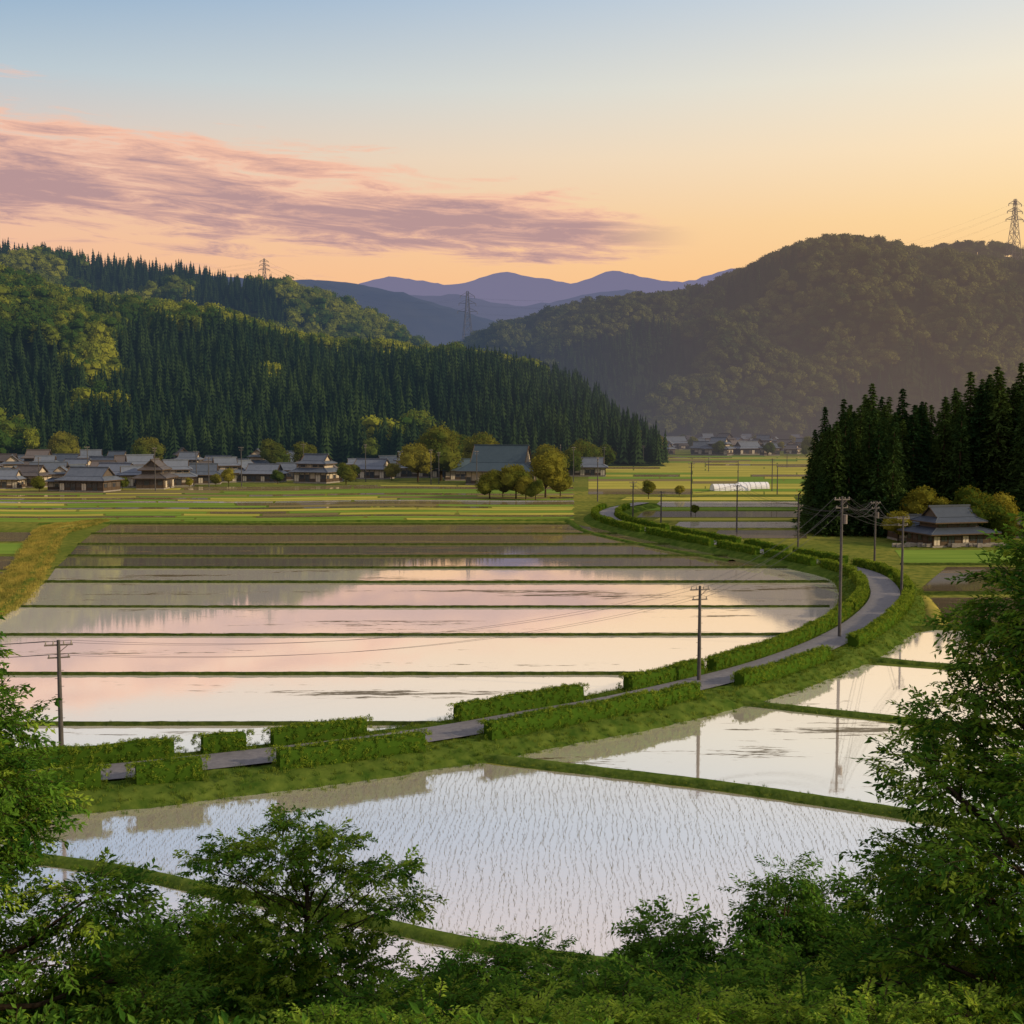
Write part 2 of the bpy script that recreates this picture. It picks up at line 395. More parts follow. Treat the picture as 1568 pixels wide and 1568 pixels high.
hC=hill('mountain_blue',pC,3000,2300,-1600,900,0,22,M_FAR,300,.10,11,6,power=1.6)
hE=hill('mountain_blue',pE,3900,3200,-1600,1800,0,26,M_FAR,300,.04,12,7,power=1.8)
hD=hill('mountain_distant',pD,5400,4400,-2600,2600,0,30,M_FAR,300,.02,14,8,power=2.4)
def forest(name,hf,x0,x1,y0,y1,sp,size,coll,picker,minz=1.0):
    pts=[];s=[];r=[];ix=[]
    for y in np.arange(y0,y1,sp):
        for x in np.arange(x0,x1,sp):
            a=x+ur(-.5,.5)*sp; b=y+ur(-.5,.5)*sp; z=hf(a,b)
            if z<minz: continue
            i,k=picker(a,b,z); 
            if i is None: continue
            k*=size
            pts.append((a,b,z-.5)); w=ur(.85,1.2); s.append((k*w,k*w,k)); r.append((ur(-.04,.04),ur(-.04,.04),ur(0,6.28))); ix.append(i)
    scatter(name,pts,s,r,ix,coll,None,False); return len(pts)
def pickA(x,y,z):
    n=noise.noise(Vector((x*.010,y*.012,2)))+.5*noise.noise(Vector((x*.035,y*.035,7)))
    up=sstep(25,90,z); t=(-0.42+up*0.42) - sstep(-120,10,x)*.30 + sstep(820,885,y)*.75*sstep(30,-60,x)  # extra bright broadleaf near the crest stands in for its sunlit edge
    if n< t: return 3+R.randrange(4), ur(.75,1.15)
    return R.randrange(3), ur(.80,1.35)
def pickB(x,y,z):
    n=noise.noise(Vector((x*.010,y*.012,5)))
    if y>1225 and x<-230: return R.randrange(3),ur(.9,1.35)
    if n<.02+.35*sstep(-260,-60,x): return 3+R.randrange(4),ur(.8,1.2)
    return R.randrange(3),ur(.8,1.2)
def pickR(x,y,z):
    n=noise.noise(Vector((x*.006,y*.006,5)))+.3*noise.noise(Vector((x*.03,y*.03,5)))
    if n<.12+.0*z: return 2+R.randrange(3),ur(.75,1.3)
    return R.randrange(2),ur(.8,1.15)
forest('forest_hillside',hA,-540,140,645,960,6.2,19,T_MIX,pickA,0.3)
forest('forest_back_hill',hB,-740,30,1010,1290,8.5,20,T_MIX,pickB)
forest('forest_mountain',hR,-150,1000,1255,1760,10.5,22,T_RID,pickR)
forest('forest_shoulder',hR0,400,1200,1900,2100,14,24,T_RID,pickR)
# ---------- road
Rpx=[(-420,1222),(-260,1213),(-100,1203),(100,1190),(250,1176),(370,1163),(540,1143),(695,1121),(820,1098),(940,1077),(1090,1043),(1180,1018),(1260,988),(1320,955),(1353,922),(1352,898),(1325,878),(1270,864),(1200,851),(1130,838),(1050,823),(985,810),(940,798),(928,787),(945,778),(985,770)]
cp=[Vector(G(u,v,1.0)) for u,v in Rpx]
def catmull(P,step):
    out=[]
    for i in range(len(P)-1):
        p0=P[max(i-1,0)];p1=P[i];p2=P[i+1];p3=P[min(i+2,len(P)-1)]
        n=max(2,int((p2-p1).length/step))
        for k in range(n):
            t=k/n; out.append(.5*((2*p1)+(p2-p0)*t+(2*p0-5*p1+4*p2-p3)*t*t+(3*p1-p0-3*p2+p3)*t**3))
    out.append(P[-1].copy()); return out
def smooth(P,it):
    for _ in range(it): P=[P[0]]+[(P[i-1]+P[i]*2+P[i+1])/4 for i in range(1,len(P)-1)]+[P[-1]]
    return P
RD=smooth(catmull(cp,1.0),6)
def normals(P):
    o=[]
    for i in range(len(P)):
        d=P[min(i+1,len(P)-1)]-P[max(i-1,0)]; d.z=0; d.normalize(); o.append(Vector((d.y,-d.x,0)))
    return o  # right-hand side of travel
RN=normals(RD)
def ribbon(name,P,NN,offs,zs,mat,nz=0,smoothf=True,nf=.6):
    b=MB(); n=len(offs); vs=[]
    for i,(p,q) in enumerate(zip(P,NN)):
        for k,(o,z) in enumerate(zip(offs,zs)):
            a=nz*noise.noise(Vector((p.x*nf,p.y*nf,k*3.1))) if nz else 0
            w=p+q*(o+a*1.5); vs.append((w.x,w.y,z+a))
    b.add(vs,[(i*n+k,i*n+k+1,(i+1)*n+k+1,(i+1)*n+k) for i in range(len(P)-1) for k in range(n-1)])
    return b.obj(name,[mat],smooth=smoothf)
ribbon('road_embankment',RD,RN,[-6.0,-5.0,-3.9,-2.0,2.0,3.9,5.0,6.0],[-.25,.35,.9,.97,.97,.9,.35,-.25],M_BANK,.16)
ribbon('road',RD,RN,[-1.95,0,1.95],[1.12,1.15,1.12],M_ASPH)
# ---------- hedges
def hedge(side,gaps):
    b=MB(); pts=[];s=[];r=[];ix=[]
    off=2.95*side
    def flush(seg):
        if len(seg)<2: return
        n=6; vs=[]
        for p,q in seg:
            hh=1.40*(.94+.16*noise.noise(p*.35)) 
            for (o,z) in ((-.52,.80),(-.58,1.6),(-.50,.9+hh),(.50,.9+hh),(.58,1.6),(.52,.80)):
                a=.06*noise.noise(Vector((p.x*1.5,p.y*1.5,z*2+o)))
                w=p+q*(o+a); vs.append((w.x,w.y,z+a))
        fs=[(i*n+k,i*n+k+1,(i+1)*n+k+1,(i+1)*n+k) for i in range(len(seg)-1) for k in range(n-1)]
        fs+=[tuple(range(n)),tuple((len(seg)-1)*n+k for k in range(n))[::-1]]
        b.add(vs,fs)
    seg=[]
    for i,(p,q) in enumerate(zip(RD,RN)):
        c=p+q*off; u=bearing(c.x,c.y,1)
        if c.y<150: gap=any(a<u<e for a,e in gaps)
        else: gap=(i%(17 if c.y<220 else 29)) in (0,1)
        if c.y>330 or c.y<60: gap=True
        if gap: flush(seg); seg=[]; continue
        seg.append((c,q)); top=.9+1.40*(.94+.16*noise.noise(c*.35))
        dens=56 if c.y<140 else (34 if c.y<200 else 16); sz=.85 if c.y<140 else 1.25
        for _ in range(dens):
            t=ur(0,1)
            j=ur(-.6,.6); d=Vector((q.y,-q.x,0))
            if t<.38: o=-.58;z=ur(.85,top)
            elif t<.62: o=.58;z=ur(.85,top)
            else: o=ur(-.55,.55);z=top
            w=c+q*(o*1.02)+d*j
            pts.append((w.x,w.y,z+ur(-.05,.10)));k=ur(.7,1.2)*sz;s.append((k,k,k));r.append((ur(0,6),ur(0,6),ur(0,6)));ix.append(R.randrange(4))
    flush(seg)
    e=empty('hedge'); b.obj('hedge_core',[M_HEDGE],e); scatter('hedge_leaves',pts,s,r,ix,T_CLU,e)
hedge(1,[(160,190),(325,420),(655,740),(1068,1125),(1268,1303)])
hedge(-1,[(279,289),(394,401),(568,700),(890,950),(1074,1081)])
# ---------- paddies
lefte=[(803,170),(818,140),(834,120),(852,105),(870,85),(892,70),(930,15),(960,-90),(973,-160),(1033,-420),(1110,-600),(1210,-700)]
righte=[(803,880),(812,930),(818,955),(826,1000),(834,1050),(844,1110),(852,1160),(860,1200),(870,1240),(880,1262),(892,1278),(910,1285),(930,1280),(950,1258),(973,1220),(1000,1160),(1033,1060),(1060,980),(1090,840),(1110,740),(1125,640),(1150,430),(1165,300),(1180,130),(1190,-20),(1210,-400)]
def xl(v): return float(np.interp(v,[a for a,_ in lefte],[b for _,b in lefte]))
def xr(v): return float(np.interp(v,[a for a,_ in righte],[b for _,b in righte]))
strips=[(803,818,W_BRN2),(818,834,W_BRN2),(834,852,W_BRN),(852,870,W_BRN),(870,892,W_MIRS),(892,930,W_MIRS),(930,973,W_MIR),(973,1033,W_MIR),(1033,1110,W_MIR),(1110,1200,W_MIR)]
def sheet(name,vs,fs,mat):
    b=MB(); b.add(vs,fs); return b.obj(name,[mat])
for v0,v1,mt in strips:
    vs=[];K=8
    for k in range(K+1):
        v=v0+(v1-v0)*k/K
        for j in range(5): vs.append(G(xl(v)+(xr(v)-xl(v))*j/4,v,.04))
    sheet('rice_paddy',vs,[(k*5+j,(k+1)*5+j,(k+1)*5+j+1,k*5+j+1) for k in range(K) for j in range(4)],mt)
def poly(name,px,mat,z=.04):
    pts=[G(u,v,z) for u,v in px]; sheet(name,pts,[tuple(range(len(pts)))[::-1]],mat); return pts
near=poly('rice_paddy',[(-150,1262),(20,1250),(160,1235),(330,1200),(560,1172),(690,1160),(760,1172),(900,1187),(1100,1212),(1290,1240),(1500,1275),(1750,1320),(1750,1600),(1300,1500),(1000,1480),(870,1468),(700,1440),(560,1408),(330,1362),(150,1327),(-80,1290)],W_NEAR)
poly('rice_paddy',[(-120,1298),(150,1338),(330,1374),(560,1420),(700,1452),(870,1480),(1000,1492),(1300,1512),(1300,1560),(300,1560),(-120,1500)],W_NEAR)
pr1=poly('rice_paddy',[(775,1160),(880,1130),(1000,1098),(1110,1078),(1200,1088),(1390,1110),(1568,1130),(1800,1160),(1800,1320),(1500,1262),(1290,1228),(1100,1200),(930,1178)],W_MIRS)
poly('rice_paddy',[(1150,1070),(1230,1030),(1290,1015),(1430,1025),(1700,1035),(1800,1145),(1568,1118),(1390,1098),(1200,1080)],W_MIR)
poly('rice_paddy',[(1320,1003),(1370,975),(1430,965),(1600,968),(1750,1028),(1568,1024),(1430,1015)],W_MIR)
poly('rice_paddy',[(1405,905),(1450,868),(1700,868),(1760,905)],W_BRN)
poly('rice_paddy',[(1440,962),(1415,915),(1740,915),(1760,962)],W_BRN)
poly('grass_field',[(1385,862),(1370,842),(1640,842),(1700,862)],F_GRN)
# far fields (gently bending strips)
def wob(u): return 1.3*math.sin(u*.006+.5)+.7*math.sin(u*.017+1)
def strip(name,u0,u1,v0,v1,mat,z=.03,sk=0):
    n=max(1,int((u1-u0)/45)); top=[];bot=[]
    for i in range(n+1):
        u=u0+(u1-u0)*i/n; top.append(G(u,v0+wob(u),z)); bot.append(G(u+sk,v1+wob(u+sk),z))
    sheet(name,top+bot,[(n+1+i,n+2+i,i+1,i) for i in range(n)],mat)
v=744.0; cyc=[(F_YEL,2.0),(W_BRN2,3.5),(F_OLV,1.5),(W_MIRS,3.0),(F_GRN,2.0),(W_BRN2,3),(F_YEL,2.0),(W_BRN,3),(F_GRN,2.5),(W_MIRS,2.5),(F_YEL,4.0),(F_GRN,3.0),(W_BRN,2.5),(F_YEL,3.5),(F_GRN,3.5),(F_YEL,3.5),(W_BRN2,2.5),(F_GRN,3.0),(F_YEL,3.0)]
for mt,dv in cyc:
    cut=-400+R.choice([0,40,90])
    while cut<850:
        nx_=min(cut+R.choice([120,180,260,340,520]),880)
        m2=mt if R.random()<.66 else R.choice([F_YEL,F_GRN,F_GRN,F_OLV,W_BRN2])
        if nx_-cut>30: strip('rice_paddy' if m2 in (W_BRN,W_BRN2,W_MIRS) else 'grass_field',cut+2,nx_-2,v+.5,v+dv,m2,.03,R.choice([-3,-1,0,2]))
        cut=nx_
    v+=dv
v=698.0
for i in range(22):
    dv=1.0+i*.16; cut=900
    while cut<1290:
        nx_=cut+R.choice([70,110,160])
        m2=R.choice([F_YEL,F_YEL,F_GRN,F_OLV,W_BRN2,F_YEL])
        poly('rice_paddy' if m2==W_BRN2 else 'grass_field',[(cut+1,v+.2),(nx_-1,v+.2),(nx_-1,v+dv),(cut+1,v+dv)],m2,.03); cut=nx_
    v+=dv
for a,b_,l,r_,mt in ((761,766,960,1215,F_YEL),(768,776,1010,1222,W_MIRS),(777,781,990,1222,F_GRN),(783,792,985,1226,W_BRN),(793,797,1010,1226,F_YEL),(799,808,1040,1230,W_MIRS),(812,824,1100,1232,W_BRN)):
    poly('rice_paddy',[(l,a),(r_,a),(r_+4,b_),(l-10,b_)],mt,.045)
for a,b_ in ((815,829),(832,848),(852,872),(876,905)):
    poly('rice_paddy',[(-260,a),(68-(a-815)*.6,a),(60-(b_-815)*.65,b_),(-300,b_)],W_BRN2 if a!=832 else F_GRN)
# ---------- levees
def bund(px,w=.9,hh=.42,mat=M_BUND,name='paddy_levee',nz=.06):
    P=[Vector(G(u,v)) for u,v in px]
    L=sum((P[i+1]-P[i]).length for i in range(len(P)-1)); st=max(.6,L/220)
    Q=smooth(catmull(P,st),2); NN=normals(Q)
    ribbon(name,Q,NN,[-w*.9,-w*.5,-w*.25,w*.25,w*.5,w*.9],[-.05,hh*.65,hh,hh,hh*.65,-.05],mat,nz,nf=1.1)
    return Q,NN
lb=[]
for vv in (803,818,834,852,870,892,930,973,1033,1110):
    lb.append(bund([(xl(vv),vv),(xl(vv)*.6+xr(vv)*.4,vv+.6),(xr(vv)-10,vv)],.75 if vv<900 else .50,.30 if vv>900 else .36,M_BUND,nz=.07))
nb=[]
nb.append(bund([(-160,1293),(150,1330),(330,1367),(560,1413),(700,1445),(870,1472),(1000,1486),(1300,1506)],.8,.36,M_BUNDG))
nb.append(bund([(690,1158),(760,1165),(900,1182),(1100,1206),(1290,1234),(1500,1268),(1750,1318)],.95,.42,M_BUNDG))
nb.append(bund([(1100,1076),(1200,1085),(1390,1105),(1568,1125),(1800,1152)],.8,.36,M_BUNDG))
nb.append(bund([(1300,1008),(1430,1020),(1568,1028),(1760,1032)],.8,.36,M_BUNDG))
bund([(1360,968),(1440,963),(1600,964),(1760,966)],1.2,.4); bund([(1400,910),(1560,909),(1760,909)],1.0,.35); bund([(1380,865),(1560,865),(1700,865)],1.0,.35)
bund([(1440,962),(1425,935),(1410,915)],1.5,.4,M_YGRASS)
tr=[bund([(-80,975),(10,930),(45,890),(68,850),(88,820),(150,801)],1.7,.45,M_BANK,'farm_track_verge',.15),
bund([(-300,930),(-60,925),(5,900),(35,868),(56,832),(80,808),(160,798)],2.0,.35,M_YGRASS,'farm_track',.15)]
bund([(60,803),(400,800),(870,797)],1.6,.35,M_BANK)
bund([(870,797),(900,815),(1000,838),(1120,860)],1.3,.35,M_BANK)
# ---------- seedlings + tufts
def inside(x,y,poly):
    c=False;n=len(poly);j=n-1
    for i in range(n):
        xi,yi=poly[i][0],poly[i][1];xj,yj=poly[j][0],poly[j][1]
        if (yi>y)!=(yj>y) and x<(xj-xi)*(y-yi)/(yj-yi)+xi: c=not c
        j=i
    return c
pts=[]
for x in np.arange(-45,40,.30):
    ph=ur(0,6)
    for y in np.arange(50,92,.17):
        a=x+(y-55)*.05+.12*math.sin(y*.5+ph*.4)+.05*math.sin(y*1.7+ph)+R.gauss(0,.03); b=y+ur(-.06,.06)
        if abs(a)>0.45*b+1: continue
        if R.random()<.14: continue
        if inside(a,b,near): pts.append((a,b,.02))
n=len(pts)
scatter('rice_seedlings',pts,[(k,k,k*.9) for k in np.random.uniform(.6,1.3,n)],[(0,0,q) for q in np.random.uniform(0,6,n)],np.random.randint(0,4,n),T_SEE)
pts=[];s=[]
for p,q in zip(RD,RN):
    if p.y>190 or p.y<60: continue
    for _ in range(40):
        o=R.choice((-1,1))*ur(2.1,6.1); ao=abs(o)
        z=.93 if ao<3.9 else float(np.interp(ao,[3.9,5.0,6.0],[.88,.33,-.2]))
        w=p+q*o+Vector((ur(-.5,.5),ur(-.5,.5),0)); pts.append((w.x,w.y,max(z,0)));k=ur(.6,1.3);s.append((k*1.2,k*1.2,k))
for Q,NN in nb:
    for p,q in zip(Q,NN):
        for _ in range(9):
            w=p+q*ur(-.7,.7)+Vector((ur(-.5,.5),ur(-.5,.5),0)); pts.append((w.x,w.y,.18));k=ur(.4,.8);s.append((k*1.2,k*1.2,k))
for Q,NN in lb[5:]:
    for p,q in zip(Q,NN):
        if p.y<150 and R.random()<.8:
            w=p+q*ur(-.3,.3); pts.append((w.x,w.y,.2));k=ur(.3,.8);s.append((k,k,k))
n=len(pts)
scatter('grass_verge',pts,s,[(0,0,q) for q in np.random.uniform(0,6,n)],np.random.randint(0,4,n),T_TUF)
pts=[];s=[]
for Q,NN in tr:
    for p,q in zip(Q,NN):
        for _ in range(16):
            w=p+q*ur(-1.9,1.9)+Vector((ur(-.5,.5),ur(-.5,.5),0)); pts.append((w.x,w.y,.25));k=ur(.6,1.5);s.append((k*1.4,k*1.4,k))
n=len(pts)
scatter('dry_grass_verge',pts,s,[(0,0,q) for q in np.random.uniform(0,6,n)],np.random.randint(0,3,n),T_TUY)
# ---------- houses
def irimoya(b,w,d,z0,hh,o,skirt=None):
    ex=w/2+o;ey=d/2+o;k=.42;zm=z0+hh*.34;my=ey*(1-k);mx=ex-ey*k
    E=[(-ex,-ey,z0),(ex,-ey,z0),(ex,ey,z0),(-ex,ey,z0)]
    for i in range(4):
        x,y,z=E[i]; E[i]=(x,y,z+.12)
    Mv=[(-mx,-my,zm),(mx,-my,zm),(mx,my,zm),(-mx,my,zm)]
    b.add(E+Mv,[(0,1,5,4),(1,2,6,5),(2,3,7,6),(3,0,4,7)],0)
    B=[(x,y,z-.28) for x,y,z in E]
    b.add(E+B,[(4,5,1,0),(5,6,2,1),(6,7,3,2),(7,4,0,3),(7,6,5,4)],2)
    rx=mx+.45;zt=z0+hh
    b.add([(-rx,-my-.1,zm+.03),(rx,-my-.1,zm+.03),(rx,0,zt),(-rx,0,zt),(-rx,my+.1,zm+.03),(rx,my+.1,zm+.03)],[(0,1,2,3),(3,2,5,4)],0)
    b.add([(-mx+.05,-my,zm),(-mx+.05,my,zm),(-mx+.05,0,zt-.15),(mx-.05,-my,zm),(mx-.05,my,zm),(mx-.05,0,zt-.15)],[(1,0,2),(3,4,5)],1)
    for sx in (-1,1):
        for sy in (-1,1): b.tube([(sx*rx,sy*(my+.1),zm+.05),(sx*rx,0,zt+.02)],.13,4,2)
    b.box(0,0,zt+.12,2*rx+.3,.42,.42,0)
    for i in range(4): b.tube([Mv[i],E[i]],.15,4,0)
def house_mesh(w,d,st,rh=3.4,ov=1.0,wh=3.0,rmat=M_ROOF,wmat=None,fx=.38,fy=.34):
    wl=MB();rf=MB();wd=MB()
    wl.box(0,0,.2,w+.3,d+.3,.4,2); wl.box(0,0,.4+wh/2,w,d,wh,0)
    wl.box(0,0,.4+.5,w+.06,d+.06,1.0,1)
    n=max(3,int(w/1.8))
    for i in range(n+1):
        x=-w/2+w*i/n
        for sy in (-1,1): wl.box(x*.995,sy*(d/2+.03),.42+wh/2,.16,.12,wh-.06,1)
    m_=max(2,int(d/2))
    for i in range(m_+1):
        for sx in (-1,1): wl.box(sx*(w/2+.03),(-d/2+d*i/m_)*.99,.42+wh/2,.12,.16,wh-.06,1)
    for i in range(n):
        x=-w/2+w*(i+.5)/n
        for sy in (-1,1):
            q=(i*7+int(w)+(sy>0))%4
            if q==0: continue
            ww=w/n*.78; hh=2.0 if q!=2 else 1.1; zc=.5+hh/2 if q!=2 else 1.9
            wd.box(x,sy*(d/2+.06),zc,ww,.10,hh,0 if q!=3 else 1)
            wd.box(x,sy*(d/2+.10),zc,.07,.09,hh-.05,2); wd.box(x,sy*(d/2+.09),zc+hh/2+.04,ww+.1,.14,.09,2)
    for i in range(m_):
        y=-d/2+d*(i+.5)/m_
        for sx in (-1,1):
            if (i+sx)%2: wd.box(sx*(w/2+.06),y,1.9,.1,d/m_*.6,1.1,0)
    if st==1: irimoya(rf,w,d,.4+wh-.05,rh,ov)
    else:
        z0=.4+wh; ex=w/2+ov+.2;ey=d/2+ov+.2; ux=w*fx;uy=d*fy
        E=[(-ex,-ey,z0),(ex,-ey,z0),(ex,ey,z0),(-ex,ey,z0)];Mv=[(-ux,-uy,z0+1.2),(ux,-uy,z0+1.2),(ux,uy,z0+1.2),(-ux,uy,z0+1.2)]
        rf.add(E+Mv,[(0,1,5,4),(1,2,6,5),(2,3,7,6),(3,0,4,7)],0)
        B=[(x,y,z-.25) for x,y,z in E]; rf.add(E+B,[(4,5,1,0),(5,6,2,1),(6,7,3,2),(7,4,0,3),(7,6,5,4)],2)
        for i in range(4): rf.tube([Mv[i],E[i]],.15,4,0)
        wl.box(0,0,z0+1.2,2*ux,2*uy,2.4,0)
        for i in range(5):
            x=-ux+2*ux*i/4
            for sy in (-1,1): wl.box(x*.99,sy*(uy+.03),z0+1.75,.15,.1,1.2,1)
        for i in range(4):
            x=-ux+2*ux*(i+.5)/4
            for sy in (-1,1):
                if i!=1: wd.box(x,sy*(uy+.05),z0+1.75,ux*.36,.1,.75,0); wd.box(x,sy*(uy+.09),z0+1.75,.06,.1,.7,2)
        irimoya(rf,2*ux,2*uy,z0+2.35,rh,ov)
    return (wl.mesh('walls',[wmat or M_PLAS,M_WOOD,M_STONE]),rf.mesh('roof',[rmat,wmat or M_PLAS,M_WOOD]),wd.mesh('windows',[M_GLASS,M_SHOJI,M_WOOD]))
def place(name,ms,loc,rz,s=1):
    e=empty(name,loc,rz); e.scale=(s,s,s)
    for nm,me in zip(('walls','roof','windows'),ms): mkobj(nm,me,e)
    return e
HV=[house_mesh(13,8,1),house_mesh(11,8,2,2.8),house_mesh(15,9,1,3.8,wmat=M_WOODW),house_mesh(9,7,1,2.8,.8,3,M_ROOF2),house_mesh(12,8,2,3.0,1,3,M_ROOF2,M_WOODW),house_mesh(8,6,1,2.4,.7,3.2),house_mesh(12,9,2,3.2)]
VX=[(5,748,0),(48,746,3),(95,750,1),(138,752,2),(178,744,0),(215,740,1),(238,748,4),(270,744,6),(305,741,2),(345,738,1),(372,736,0),(405,738,2),(440,735,5),(485,739,1),(510,737,3),(570,733,0),(628,731,1),(690,731,2),(20,733,6),(70,730,1),(120,729,0),(160,727,2),(200,726,1),(245,727,3),(290,724,6),(335,723,0),(395,722,1),(455,721,2),(545,723,5),(600,722,0),(655,722,3),(40,722,0),(100,720,2),(180,719,1),(280,716,4),(420,717,0),(900,729,0),(865,728,3),(-40,745,2),(-90,742,1),(-140,738,0),(-30,728,1),(118,741,5),(160,735,3),(255,735,5),(320,731,3),(28,740,5),(75,738,2),(195,733,4),(358,729,2),(470,729,4),(205,746,5),(10,726,4),(140,722,6),(225,720,0),(60,724,4)]
for i,(u,vv,k) in enumerate(VX):
    p=G(u,vv); place('farmhouse',HV[k],p,ur(-.4,.4)+(math.pi/2 if i%4==2 else 0),ur(.95,1.28))
for i in range(56):
    u=992+i*4.7+ur(-8,8); vv=ur(676,698); p=G(u,vv); place('farmhouse',HV[R.randrange(7)],p,ur(-.6,.6)+R.choice([0,0,1.57]),ur(.85,1.45))
place('temple_hall',house_mesh(21,15,1,8.5,2.8,4.2,M_ROOFT),G(768,741),-.22,1.12)
place('temple_hall',house_mesh(12,9,1,4.5,1.8,3.6,M_ROOFT),G(704,735),.1,1)
fh=G(1452,834)
M_ROOFC=roofmat('roof_tile_slate',(.014,.022,.036,1),(.050,.065,.090,1),.2)
place('country_house',house_mesh(15,10,2,3.4,1.5,2.7,M_ROOFC,M_WOODW,.36,.33),fh,.28,.86)
place('storehouse',house_mesh(7,5,1,2.2,.7,2.4,M_ROOFC,M_WOODW),G(1392,826),.1,1)
place('storehouse',house_mesh(6,5,1,2.0,.7,2.4,M_ROOF2,M_WOODW),G(1540,822),-.3,1)
b=MB()
for i in range(30):
    a=G(1370+i*6.5,838+.6*math.sin(i)); b.box(a[0],a[1],.45,.95,.35,.7+.15*math.sin(i*2.3),0,.1)
b.obj('stone_wall',[M_STONE])
for u,vv,l in ((1118,751,13),(1152,748,11)):
    p=G(u,vv); e=empty('greenhouse',p,.15); b=MB(); n=10;vs=[]
    for k in range(2):
        for i in range(n+1):
            a=math.pi*i/n; vs.append((-l/2+l*k,-2.6*math.cos(a),2.3*math.sin(a)))
    b.add(vs,[(i,i+1,n+2+i,n+1+i) for i in range(n)]+[tuple(range(n+1)),tuple(range(n+1,2*n+2))[::-1]]); b.obj('film',[M_POLY],e)
    b=MB()
    for k in range(int(l/2)+1):
        x=-l/2+2*k; b.tube([(x,-2.64*math.cos(math.pi*i/8),2.34*math.sin(math.pi*i/8)) for i in range(9)],.05,4)
    b.obj('hoops',[M_STEEL],e)
# ---------- village trees
TV=[broadleaf(M_TREEV,20+i,260,.017,True,13) for i in range(4)]
for u,vv,hh,k in [(675,736,24,0),(790,764,12,1),(835,762,15,2),(750,764,10,3),(858,760,9,0),(640,738,17,1),(700,728,20,2),(975,706,22,3),(955,704,17,0),(998,702,14,1),(885,727,16,2),(905,724,15,0),(530,742,9,3),(845,742,17,1),(350,745,7,2),(60,753,6,0),(925,722,14,3),(993,764,6,2),(870,731,14,1),(735,733,21,0),(470,728,15,2),(420,724,17,3),(230,722,18,1),(100,716,20,0),(1505,832,11,1),(1525,828,10,2),(1540,834,7,0),(1490,824,12,3),(1375,830,7,1),(1410,822,11,2),(1440,820,9,0),(1008,700,15,2),(1240,697,14,0),(130,747,6,2),(188,750,5,1),(330,744,5,0),(425,741,6,3),(545,737,7,2),(600,736,8,1),(8,744,7,3),(290,748,4,2),(1040,760,4,1),(1065,790,3,2),(805,765,8,0),(820,766,7,3),(770,762,6,2)]+[(1005+i*19,ur(682,699),ur(6,12),i%4) for i in range(13)]:
    o=mkobj('broadleaf_tree',TV[k]); p=G(u,vv); o.location=(p[0],p[1],-.12*hh); o.scale=(hh*1.15,hh*1.15,hh*1.12); o.rotation_euler=(0,0,ur(0,6))
# ---------- cedar grove
pts=[];s=[];r=[];ix=[]
for i in range(330):
    u=ur(1240,1900); D=ur(262,350)
    top=float(np.interp(u,[1240,1255,1290,1330,1380,1440,1480,1520,1568,1900],[690,645,612,592,602,605,575,560,562,540]))+abs(R.gauss(0,16))
    if u<1560 and D<285 and u>1370: continue
    x=(u-CX)/F*D; zt=AT(u,top,D)[2]
    hh=max(14,zt*ur(.84,1.0)); w=ur(.9,1.25); pts.append((x,D,-.5)); s.append((hh*w,hh*w,hh)); r.append((ur(-.02,.02),ur(-.02,.02),ur(0,6.28))); ix.append(R.randrange(4))
for u,top,D in ((1247,655,290),(1262,620,300),(1290,608,292),(1333,584,290),(1380,592,296),(1410,612,292),(1448,610,296),(1483,566,300),(1523,558,292),(1560,552,296),(1350,640,270),(1310,650,268),(1275,665,272),(1250,690,276),(1240,720,278),(1500,600,290),(1540,590,290),(1258,660,284),(1300,640,280)):
    x=(u-CX)/F*D; hh=AT(u,top,D)[2]; pts.append((x,D,-.3)); s.append((hh*1.1,hh*1.1,hh)); r.append((0,0,ur(0,6.28))); ix.append(R.randrange(4))
scatter('cedar_grove',pts,s,r,ix,T_CED)
# ---------- utility poles
def upole(base,hh,arms=True,trans=False,rz=0):
    b=MB(); b.tube([(0,0,-.3),(0,0,hh*.5),(0,0,hh)],[.19,.16,.12],10)
    if arms:
        b.box(0,0,hh-.35,1.9,.11,.11,1); b.box(0,.02,hh-1.25,1.5,.10,.10,1)
        for x in (-.85,-.35,.35,.85): b.tube([(x,0,hh-.3),(x,0,hh-.08)],[.06,.045],6,2)
        for x in (-.65,.65): b.tube([(x,0,hh-1.2),(x,0,hh-1.0)],[.06,.045],6,2)
        b.tube([(0,-.1,hh-.9),(.6,-.08,hh-.4)],.03,4,1)
    if trans: b.tube([(.38,0,hh-3.0),(.38,0,hh-2.0)],[.28,.28],10,1); b.box(.2,0,hh-2.5,.35,.1,.1,1)
    for k in range(8): b.box((.2 if k%2 else -.2),0,hh*.35+k*hh*.06,.22,.03,.03,1)
    o=b.obj('utility_pole',[M_CONC,M_STEEL,M_STONE]); o.location=base; o.rotation_euler=(0,0,rz); return o
PL={}
for key,u,vv,vt,t_ in (('a',95,1182,980,0),('b',1070,1060,897,0),('c',1285,990,760,1),('d',1380,924,790,0),('e',1339,862,767,1),('f',1222,838,772,0),('g',1128,815,742,0),('h',1012,806,752,0),('i',969,797,737,0),('j',1058,789,708,0),('z',-700,1150,960,0)):
    g0=G(u,vv); hh=AT(u,vt,g0[1])[2]; upole(g0,hh,True,t_,.3); PL[key]=(Vector(g0),hh)
